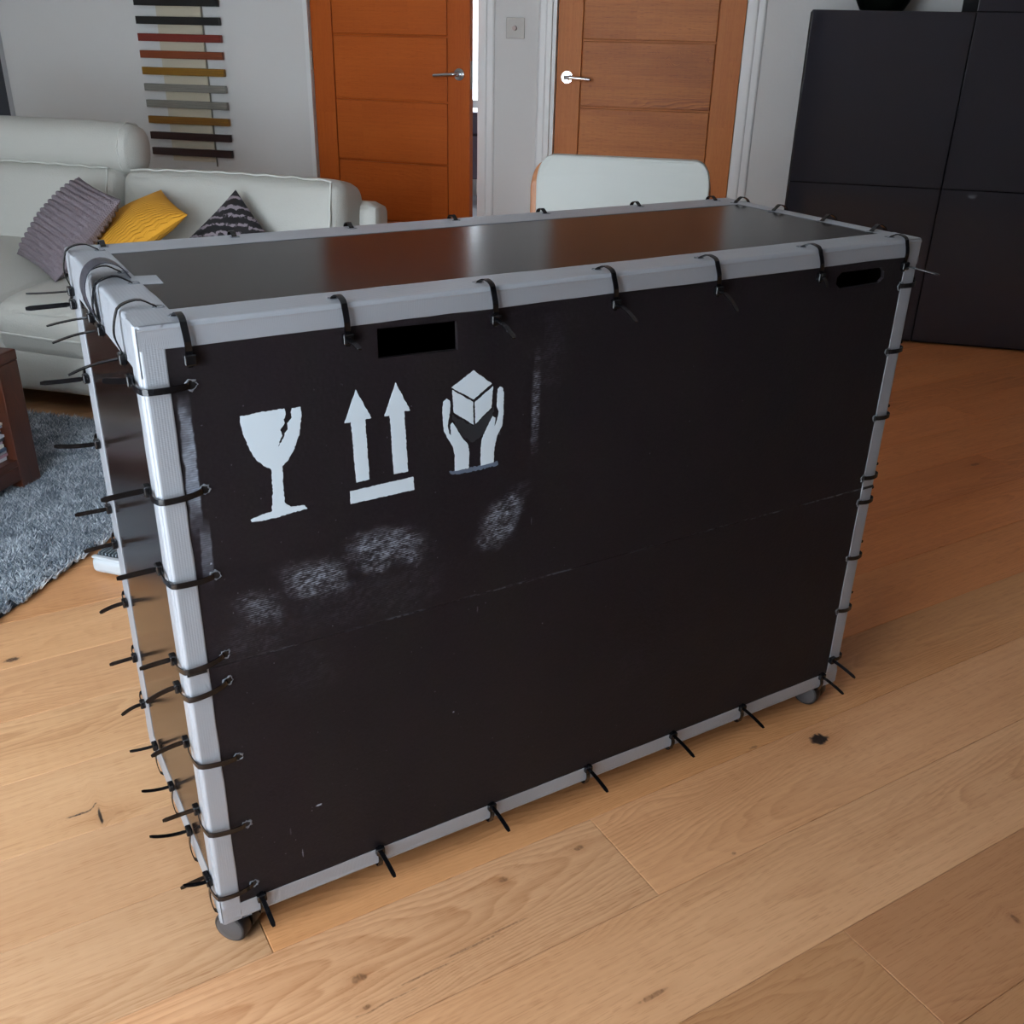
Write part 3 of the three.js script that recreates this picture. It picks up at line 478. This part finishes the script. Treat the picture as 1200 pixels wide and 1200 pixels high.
  const film = (seed, w, h) => phys({ map: tex(1024, 512, (u, v, o) => { const x = u * w, y = v * h, n = fbm(x * 6, y * 6, seed), f = noise(x * 700, y * 700, seed + 1); let s = step(0.985, 0.995, noise(x * 240, y * 240, seed + 2)) * 0.5; for (let k = 0; k < 3; k++) { const d = Math.abs(x - w * 0.5 - 0.02 * k + 0.1 * (y - 0.6) * (k - 1) + 0.006 * noise(y * 12, k, seed)); s = Math.max(s, 0.35 * (1 - step(0.0004, 0.0012, d)) * step(0.62, 0.8, noise(y * 22, k * 7.3, seed + 9))); } const t = 20 + 7 * (n - 0.5) + 5 * (f - 0.5); o[0] = mix(t + 7, 120, s); o[1] = mix(t, 116, s); o[2] = mix(t - 2, 112, s); }), roughness: 0.2, ior: 1.5, specularIntensity: 0.22 });
  const setUv = (g, fu, fv) => { const p = g.attributes.position, uv = g.attributes.uv; for (let i = 0; i < p.count; i++) uv.setXY(i, fu(p.getX(i), p.getY(i), p.getZ(i)), fv(p.getX(i), p.getY(i), p.getZ(i))); return g; };
  const topFilm = film(151, CL, CD), sideFilm = film(161, CD, CH); topFilm.roughness = 0.17; sideFilm.roughness = 0.15;
  part('top_panel', setUv(box2(0.002, CL - 0.002, CH - 0.006, CH, -CD + 0.002, -0.007, 0), (x) => x / CL, (x, y, z) => -z / CD), topFilm);
  for (const x of [0.003, CL - 0.003]) part('side_panel', setUv(box2(x - 0.003, x + 0.003, 0.002, CH - 0.007, -CD + 0.008, -0.007, 0), (x, y, z) => -z / CD, (x, y) => y / CH), sideFilm);
  part('back_panel', box2(0.002, CL - 0.002, 0.002, CH - 0.007, -CD, -CD + 0.006, 0), sideFilm);
  part('bottom_panel', box2(0.007, CL - 0.007, 0.0, 0.006, -CD + 0.007, -0.007, 0), M.black);

  // stencilled handling marks, white paint standing a hair proud of the panel
  const white = mat({ color: new THREE.Color(0.51, 0.575, 0.63), roughness: 0.6 }), smudge = mat({ color: 0x22252a, roughness: 0.5 }), smearM = mat({ color: 0x566274, roughness: 0.6 });
  const jag = (a, amp, sp = 0.0022) => { const out = [], n = a.length / 2; for (let i = 0; i < n; i++) { const x0 = a[2 * i] / 1000, y0 = a[2 * i + 1] / 1000, x1 = a[2 * ((i + 1) % n)] / 1000, y1 = a[(2 * ((i + 1) % n)) + 1] / 1000, l = Math.hypot(x1 - x0, y1 - y0), k = Math.max(1, Math.round(l / sp)); for (let j = 0; j < k; j++) { const t = j / k, d = j ? amp * (hash(i, j, 7) - 0.5) * 2 : 0; out.push(x0 + (x1 - x0) * t - (y1 - y0) / l * d, y0 + (y1 - y0) * t + (x1 - x0) / l * d); } } return out; };
  const paintOn = (a, amp, z = 0.0006) => new THREE.ExtrudeGeometry(polyShape(jag(a, amp), 1), { depth: z, bevelEnabled: false });
  const S = {
    goblet: [96, 733, 119, 734, 147, 734, 148, 727, 145, 721, 146, 717, 140, 709, 142, 702, 139, 697, 136, 689, 143, 698, 145, 704, 149, 708, 149, 716, 155, 722, 154, 728, 156, 733, 166, 733, 166, 720, 162, 699, 154, 682, 146, 670, 139, 665, 138, 643, 138, 618, 145, 611, 162, 609, 165, 604, 146, 603, 128, 601, 107, 601, 97, 602, 96, 605, 108, 608, 122, 610, 125, 636, 126, 658, 125, 664, 119, 668, 110, 677, 103, 692, 98, 710, 96, 722],
    a1: [234, 743, 252, 705, 244, 704, 246, 626, 229, 625, 226, 704, 218, 704], a2: [285, 744, 303, 706, 295, 706, 298, 626, 279, 626, 276, 704, 269, 704], bar: [220, 615, 305, 617, 306, 599, 220, 598],
    top: [391, 744, 417, 723, 391, 706, 360, 726], left: [361, 723, 390, 703, 391, 672, 363, 693], right: [393, 702, 419, 719, 417, 691, 394, 673],
    hl: [353, 713, 348, 709, 347, 695, 349, 670, 354, 660, 361, 648, 364, 636, 364, 613, 384, 613, 385, 634, 383, 646, 374, 658, 366, 672, 361, 680, 358, 677, 359, 663, 356, 666, 354, 677, 356, 687, 358, 702, 357, 710],
    hr: [429, 717, 426, 714, 425, 691, 428, 683, 426, 673, 422, 664, 423, 676, 419, 679, 415, 672, 409, 661, 404, 651, 402, 638, 402, 613, 421, 614, 422, 634, 426, 651, 433, 663, 435, 681, 435, 707, 433, 715],
    smear: [356, 614, 390, 613, 427, 615, 428, 609, 388, 607, 360, 609], smudge: [361, 690, 391, 670, 421, 691, 419, 679, 404, 655, 390, 648, 376, 658, 365, 674],
  };
  part('goblet_symbol', paintOn(S.goblet, 0.0006), white).userData.label = 'white stencilled broken wine glass';
  part('arrow_symbol', merge([paintOn(S.a1, 0.0005), paintOn(S.a2, 0.0005), paintOn(S.bar, 0.0004)]), white).userData.label = 'white stencilled pair of upward arrows over a bar';
  part('hands_symbol', merge(['top', 'left', 'right', 'hl', 'hr'].map((k) => paintOn(S[k], 0.0004))), white).userData.label = 'white stencilled hands holding a box';
  part('paint_smear', paintOn(S.smear, 0.0012, 0.0004), smearM); part('paint_smear', paintOn(S.smudge, 0.0014, 0.0003), smudge);

  // silver tape along the edges: an L profile with raised laps, swept with small waves
  const tb = gray(512, 512, (u, v) => 0.5 + 0.25 * Math.sin(u * Math.PI * 2 * 64) + 0.25 * Math.sin(v * Math.PI * 2 * 64)); tb.repeat.set(9, 9);
  const tape = mat({ color: new THREE.Color(0.31, 0.325, 0.355), roughness: 0.4, metalness: 0.2, bumpMap: tb, bumpScale: 0.00018 });
  function tapeEdge(C, e, len, nA, nB, wA, wB, seed, laps = [], inset = 0) {
    // nA, nB: outward normals of the two faces; a strip of width wA lies on face A (running along -nB) and one of wB on face B
    const V = (a) => new THREE.Vector3(...a), E = V(e), A = V(nA), B = V(nB), t = 0.0009, prof = [], R = 0.004;
    const lap = (d) => laps.reduce((s, [p, w, h]) => s + h * Math.exp(-(((d - p) / w) ** 2)), 0);
    prof.push([-wA, 0.0001], [-wA, t]);                                           // [along -nB negative .. , height over A]
    const pts = [[A, -wA, 0.0001], [A, -wA, t]];
    for (let i = 1; i <= 10; i++) pts.push([A, -wA + (wA - R) * i / 10, t]);
    const cn = 5;
    const out = [];
    for (const [, d, h] of pts) out.push((k) => { const w = 0.0005 * (noise(k * 40, d * 90, seed) - 0.5); return C0(k).addScaledVector(B, d).addScaledVector(A, h + w * (h > 0.0005 ? 1 : 0)); });
    for (let i = 1; i < cn; i++) { const a = i / cn * Math.PI / 2, r = R + t; out.push((k) => C0(k).addScaledVector(B, -R + r * Math.sin(a)).addScaledVector(A, -R + r * Math.cos(a))); }
    for (let i = 0; i <= 38; i++) { const d = i <= 28 ? R + 0.016 * i / 28 : R + 0.016 + (wB - R - 0.016) * (i - 28) / 10; out.push((k) => C0(k).addScaledVector(A, -d).addScaledVector(B, t + lap(d) + 0.0005 * (noise(k * 40, d * 90, seed + 3) - 0.5))); }
    out.push((k) => C0(k).addScaledVector(A, -wB).addScaledVector(B, 0.0001));
    const C0 = (k) => V(C).addScaledVector(E, inset + (len - 2 * inset) * k);
    const n = Math.max(10, Math.round(len / 0.03)), m = out.length, pos = [], idx = [], uv = [];
    for (let i = 0; i <= n; i++) for (let j = 0; j < m; j++) { const edge = (j < 2 || j === m - 1 || j === m - 2) ? 0.0012 * (noise(i * 0.9, j < 2 ? 0 : 5, seed + 9) - 0.5) : 0; const p = out[j](i / n).addScaledVector(j < 2 ? B : A, edge); pos.push(p.x, p.y, p.z); uv.push(i / n * len, j / m * (wA + wB)); }
    for (let i = 0; i < n; i++) for (let j = 0; j < m - 1; j++) { const a = i * m + j, b = a + m; idx.push(a, b, a + 1, a + 1, b, b + 1); }
    const flip = new THREE.Vector3().crossVectors(E, A).dot(B) > 0; if (flip) for (let i = 0; i < idx.length; i += 3) [idx[i + 1], idx[i + 2]] = [idx[i + 2], idx[i + 1]];
    const g = new THREE.BufferGeometry(); g.setAttribute('position', new THREE.Float32BufferAttribute(pos, 3)); g.setAttribute('uv', new THREE.Float32BufferAttribute(uv, 2)); g.setIndex(idx); g.computeVertexNormals();
    part('edge_tape', g, tape);
  }
  const X = [1, 0, 0], Yv = [0, 1, 0], Z = [0, 0, 1], nX = [-1, 0, 0], nY = [0, -1, 0], nZ = [0, 0, -1];
  tapeEdge([0, CH, 0], X, CL, Yv, Z, 0.056, 0.026, 1, [[0.004, 0.0012, 0.0008]]);
  tapeEdge([0, CH, -CD], X, CL, Yv, nZ, 0.07, 0.03, 2);
  tapeEdge([0, CH, -CD], Z, CD, Yv, nX, 0.047, 0.055, 3);
  tapeEdge([CL, CH, -CD], Z, CD, Yv, X, 0.032, 0.04, 4);
  tapeEdge([0, 0, 0], Yv, CH, Z, nX, 0.026, 0.045, 5, [[0.0055, 0.0008, 0.0022], [0.0095, 0.0009, 0.0021], [0.0145, 0.0010, 0.0018]]);
  tapeEdge([CL, 0, 0], Yv, CH, Z, X, 0.029, 0.03, 6);
  tapeEdge([0, 0, -CD], Yv, CH, nX, nZ, 0.06, 0.04, 7);
  tapeEdge([CL, 0, -CD], Yv, CH, X, nZ, 0.04, 0.04, 8);
  tapeEdge([0, 0, 0], X, CL, nY, Z, 0.04, 0.029, 9, [[0.005, 0.001, 0.0007]]);
  tapeEdge([0, 0, -CD], X, CL, nY, nZ, 0.04, 0.03, 10);
  tapeEdge([0, 0, -CD], Z, CD, nY, nX, 0.04, 0.05, 11);
  tapeEdge([CL, 0, -CD], Z, CD, nY, X, 0.04, 0.03, 12);
  const tb2 = (a) => { const g = new THREE.ExtrudeGeometry(polyShape(a), { depth: 0.0006, bevelEnabled: false }); return g; };
  { const g = tb2([40, 190, 70, 184, 72, 231, 40, 240]).rotateX(-Math.PI / 2).translate(0, CH, 0); part('tape_tab', uvm(g, 'x'), tape); }
  part('marker_stripe', bx(0.024, 0.006, 0.0006, 0.012, 0.4185, 0.0014, 0.0002), M.black); part('marker_stripe', bx(0.026, 0.005, 0.0006, CL - 0.014, 0.418, 0.0014, 0.0002), M.black);
  // springy dark tape loop over the left top edge
  part('tape_loop', ribbon([[0.041, CH + 0.001, -0.235], [0.03, CH + 0.016, -0.235], [0.012, CH + 0.023, -0.235], [-0.006, CH + 0.014, -0.235], [-0.014, CH - 0.008, -0.235], [-0.010, CH - 0.03, -0.235], [-0.002, CH - 0.05, -0.235]], Z, 0.034, 0.0012, 24), mat({ color: 0x3d3c46, roughness: 0.32, metalness: 0.4 }));

  // ---- cable ties
  const tieM = mat({ color: 0x0e0e11, roughness: 0.24 }), headGeo = new RoundedBoxGeometry(0.0135, 0.0125, 0.0085, 2, 0.002);
  const rimM = mat({ color: 0x666a70, roughness: 0.5 });
  const rt = rng(4242);
  function tie(C, e, nA, a, nB, b, sa = 0, sb = 0, tail = 0.05, droop = 0.3, side = 0, bow = 0.004) {
    const V = (u) => new THREE.Vector3(...u), E = V(e), A = V(nA), B = V(nB), c = V(C);
    const P = (k, da, db, s) => c.clone().addScaledVector(E, s).addScaledVector(B, -da.b ?? 0), at = (fromB, upA, s) => c.clone().addScaledVector(B, fromB).addScaledVector(A, upA).addScaledVector(E, s);
    const g = group('cable_tie', crate, [0, HB, 0]), s = (t) => mix(sa, sb, t);
    const pts = [at(-a, -0.008, sa), at(-a + 0.001, 0.0015, sa), at(-a + 0.006, 0.0045, s(0.1)), at(-a * 0.5, 0.0035 + bow, s(0.3)), at(0.0015, 0.0025 + bow * 0.3, s(0.5)), at(0.0028 + bow * 0.4, -0.003, s(0.55)), at(0.003 + bow, -b * 0.5, s(0.8)), at(0.004, -b + 0.004, sb), at(0.0042, -b - 0.009, sb)].map((v) => v.toArray());
    mesh('strap', ribbon(pts, e, 0.0072, 0.0014, 22), tieM, g);
    { // torn rim of the punched hole
      const ring = new THREE.TorusGeometry(0.0054, 0.0009, 5, 16), p = ring.attributes.position, o = at(-a - 0.001, 0.0008, sa);
      for (let i = 0; i < p.count; i++) { const k = 0.75 + 0.6 * hash(Math.round(p.getX(i) * 900), Math.round(p.getY(i) * 900) + Math.round(C[0] * 97 + C[1] * 53), 3); p.setXYZ(i, p.getX(i) * k, p.getY(i) * k, p.getZ(i) * k); }
      ring.computeVertexNormals(); const e2 = mesh('torn_rim', ring, rimM, g, o.toArray()); e2.quaternion.setFromUnitVectors(new THREE.Vector3(0, 0, 1), A);
      const dk = mesh('hole', new THREE.CircleGeometry(0.0052, 12), M.black, g, at(-a - 0.001, 0.0007, sa).toArray()); dk.quaternion.copy(e2.quaternion);
    }
    const h = at(0.0055, -b, sb), hd = mesh('head', headGeo, tieM, g, h.toArray());
    hd.quaternion.setFromRotationMatrix(new THREE.Matrix4().makeBasis(E, A, new THREE.Vector3().crossVectors(E, A)));
    if (tail > 0) {
      const D = new THREE.Vector3(0, -1, 0), q = (t) => h.clone().addScaledVector(B, 0.002 + tail * t).addScaledVector(D, droop * tail * t * t).addScaledVector(E, side * tail * t * (0.6 + 0.4 * t)).toArray();
      mesh('tail', ribbon([q(0), q(0.25), q(0.5), q(0.75), q(1)], e, 0.0066, 0.0013, 10), tieM, g);
    }
    return g;
  }
  // front top edge
  for (const [x, dx, t, dr, sd] of [[0.045, 0.004, 0, 0, 0], [0.222, 0.004, 0.032, 0.1, 0], [0.411, 0.008, 0.043, 0.28, 0], [0.588, 0.012, 0.044, 0.3, 0], [0.762, 0.014, 0.04, 0.5, 0], [0.959, 0.016, 0.014, 0.9, 0], [1.151, 0.008, 0.05, 0.1, 0.35]]) tie([x, CH, 0], X, Yv, 0.026, Z, 0.039, 0, dx, t, dr, sd);
  // front bottom edge, heads on the front
  for (const [x, t] of [[0.055, 0.05], [0.234, 0.05], [0.424, 0.052], [0.607, 0.054], [0.786, 0.055], [0.946, 0.054], [1.148, 0.052]]) tie([x, 0, 0], X, nY, 0.025, Z, 0.029, 0, 0, t, 0.12, 0);
  // front left corner post, heads on the left side
  const yH = [0.776, 0.645, 0.543, 0.415, 0.373, 0.287, 0.173, 0.05], yF = [0.777, 0.654, 0.544, 0.434, 0.395, 0.276, 0.162, 0.055];
  yF.forEach((y, i) => tie([0, y, 0], Yv, Z, 0.047, nX, 0.048, 0, yH[i] - y, [0.026, 0.048, 0.046, 0.038, 0.037, 0.042, 0.042, 0.034][i], [-0.15, 0.04, 0.02, 0.04, 0.28, 0.16, 0.02, 0.12][i], 0, 0.004));
  // front right corner post
  [0.773, 0.665, 0.549, 0.438, 0.391, 0.279, 0.168].forEach((y) => tie([CL, y, 0], Yv, Z, 0.029, X, 0.042, 0, 0.004, 0.05, 0.2, 0));
  tie([CL, 0.06, 0], Yv, X, 0.04, Z, 0.025, 0, 0, 0.055, 0.1, 0.0);
  // left top edge
  for (const [z, dz, t, dr] of [[-0.415, -0.012, 0.054, -0.04], [-0.262, -0.010, 0.05, 0.1], [-0.198, -0.008, 0.053, 0.17], [-0.072, -0.006, 0.055, 0.2]]) tie([0, CH, z], Z, Yv, 0.038, nX, 0.053, 0, dz, t, dr, 0, 0.007);
  // back left corner post
  for (const [y, t, dr] of [[0.774, 0.058, 0.0], [0.667, 0.058, -0.03], [0.567, 0.056, -0.12], [0.461, 0.046, 0], [0.401, 0.043, 0.06], [0.295, 0.037, 0.2], [0.191, 0.037, 0.04], [0.098, 0.033, 0.32]]) tie([0, y, -CD], Yv, nZ, 0.03, nX, 0.03, 0, 0, t, dr, 0, 0.003);
  // left bottom edge
  for (const [z, t, dr] of [[-0.363, 0.037, -0.1], [-0.252, 0.041, -0.2], [-0.143, 0.052, -0.26], [-0.033, 0.032, -0.26]]) tie([0, 0, z], Z, nY, 0.03, nX, 0.056, 0, 0, t, dr, 0);
  // back and right top edges
  for (const x of [0.047, 0.229, 0.412, 0.594, 0.767, 0.969, 1.149]) tie([x, CH, -CD], X, Yv, 0.022, nZ, 0.03, 0, 0, 0, 0, 0);
  for (const z of [-0.40, -0.30, -0.183, -0.076]) tie([CL, CH, z], Z, Yv, 0.03, X, 0.035, 0, 0, 0, 0, 0, 0.007);

  // ---- castors
  const rub = mat({ color: 0x161619, roughness: 0.45 }), hub = mat({ color: 0x414042, roughness: 0.4 });
  const tread = new THREE.LatheGeometry([[0.008, -0.0105], [0.022, -0.0105], [0.0247, -0.008], [0.025, 0], [0.0247, 0.008], [0.022, 0.0105], [0.008, 0.0105]].map((p) => new THREE.Vector2(...p)), 36).rotateZ(Math.PI / 2);
  const capG = new THREE.LatheGeometry([[0, 0.0125], [0.012, 0.012], [0.0205, 0.0108], [0.0205, 0.0095], [0, 0.0095]].map((p) => new THREE.Vector2(...p)), 32).rotateZ(Math.PI / 2);
  for (const [x, z, turn] of [[0.026, -0.028, 0.72], [CL - 0.032, -0.03, 0.35], [0.05, -CD + 0.05, 0.5], [CL - 0.05, -CD + 0.05, 2.2]]) {
    const c = group('castor', crate, [x, 0.0, z], turn);
    for (const s of [-1, 1]) { mesh('wheel', tread, rub, c, [s * 0.0125, 0.025, 0]); mesh('hub_cap', s < 0 ? capG : capG.clone().rotateY(Math.PI), hub, c, [s * 0.0125, 0.025, 0]); }
    mesh('axle', new THREE.CylinderGeometry(0.005, 0.005, 0.03, 12).rotateZ(Math.PI / 2).translate(0, 0.025, 0), M.satin, c);
    mesh('swivel', merge([new THREE.CylinderGeometry(0.0035, 0.0045, 0.022, 16).translate(0, 0.0385, 0).toNonIndexed(), bx(0.034, 0.0022, 0.034, 0, 0.0487, 0, 0.0008)]), M.black, c);
  }
}
renderer.render(scene, camera);
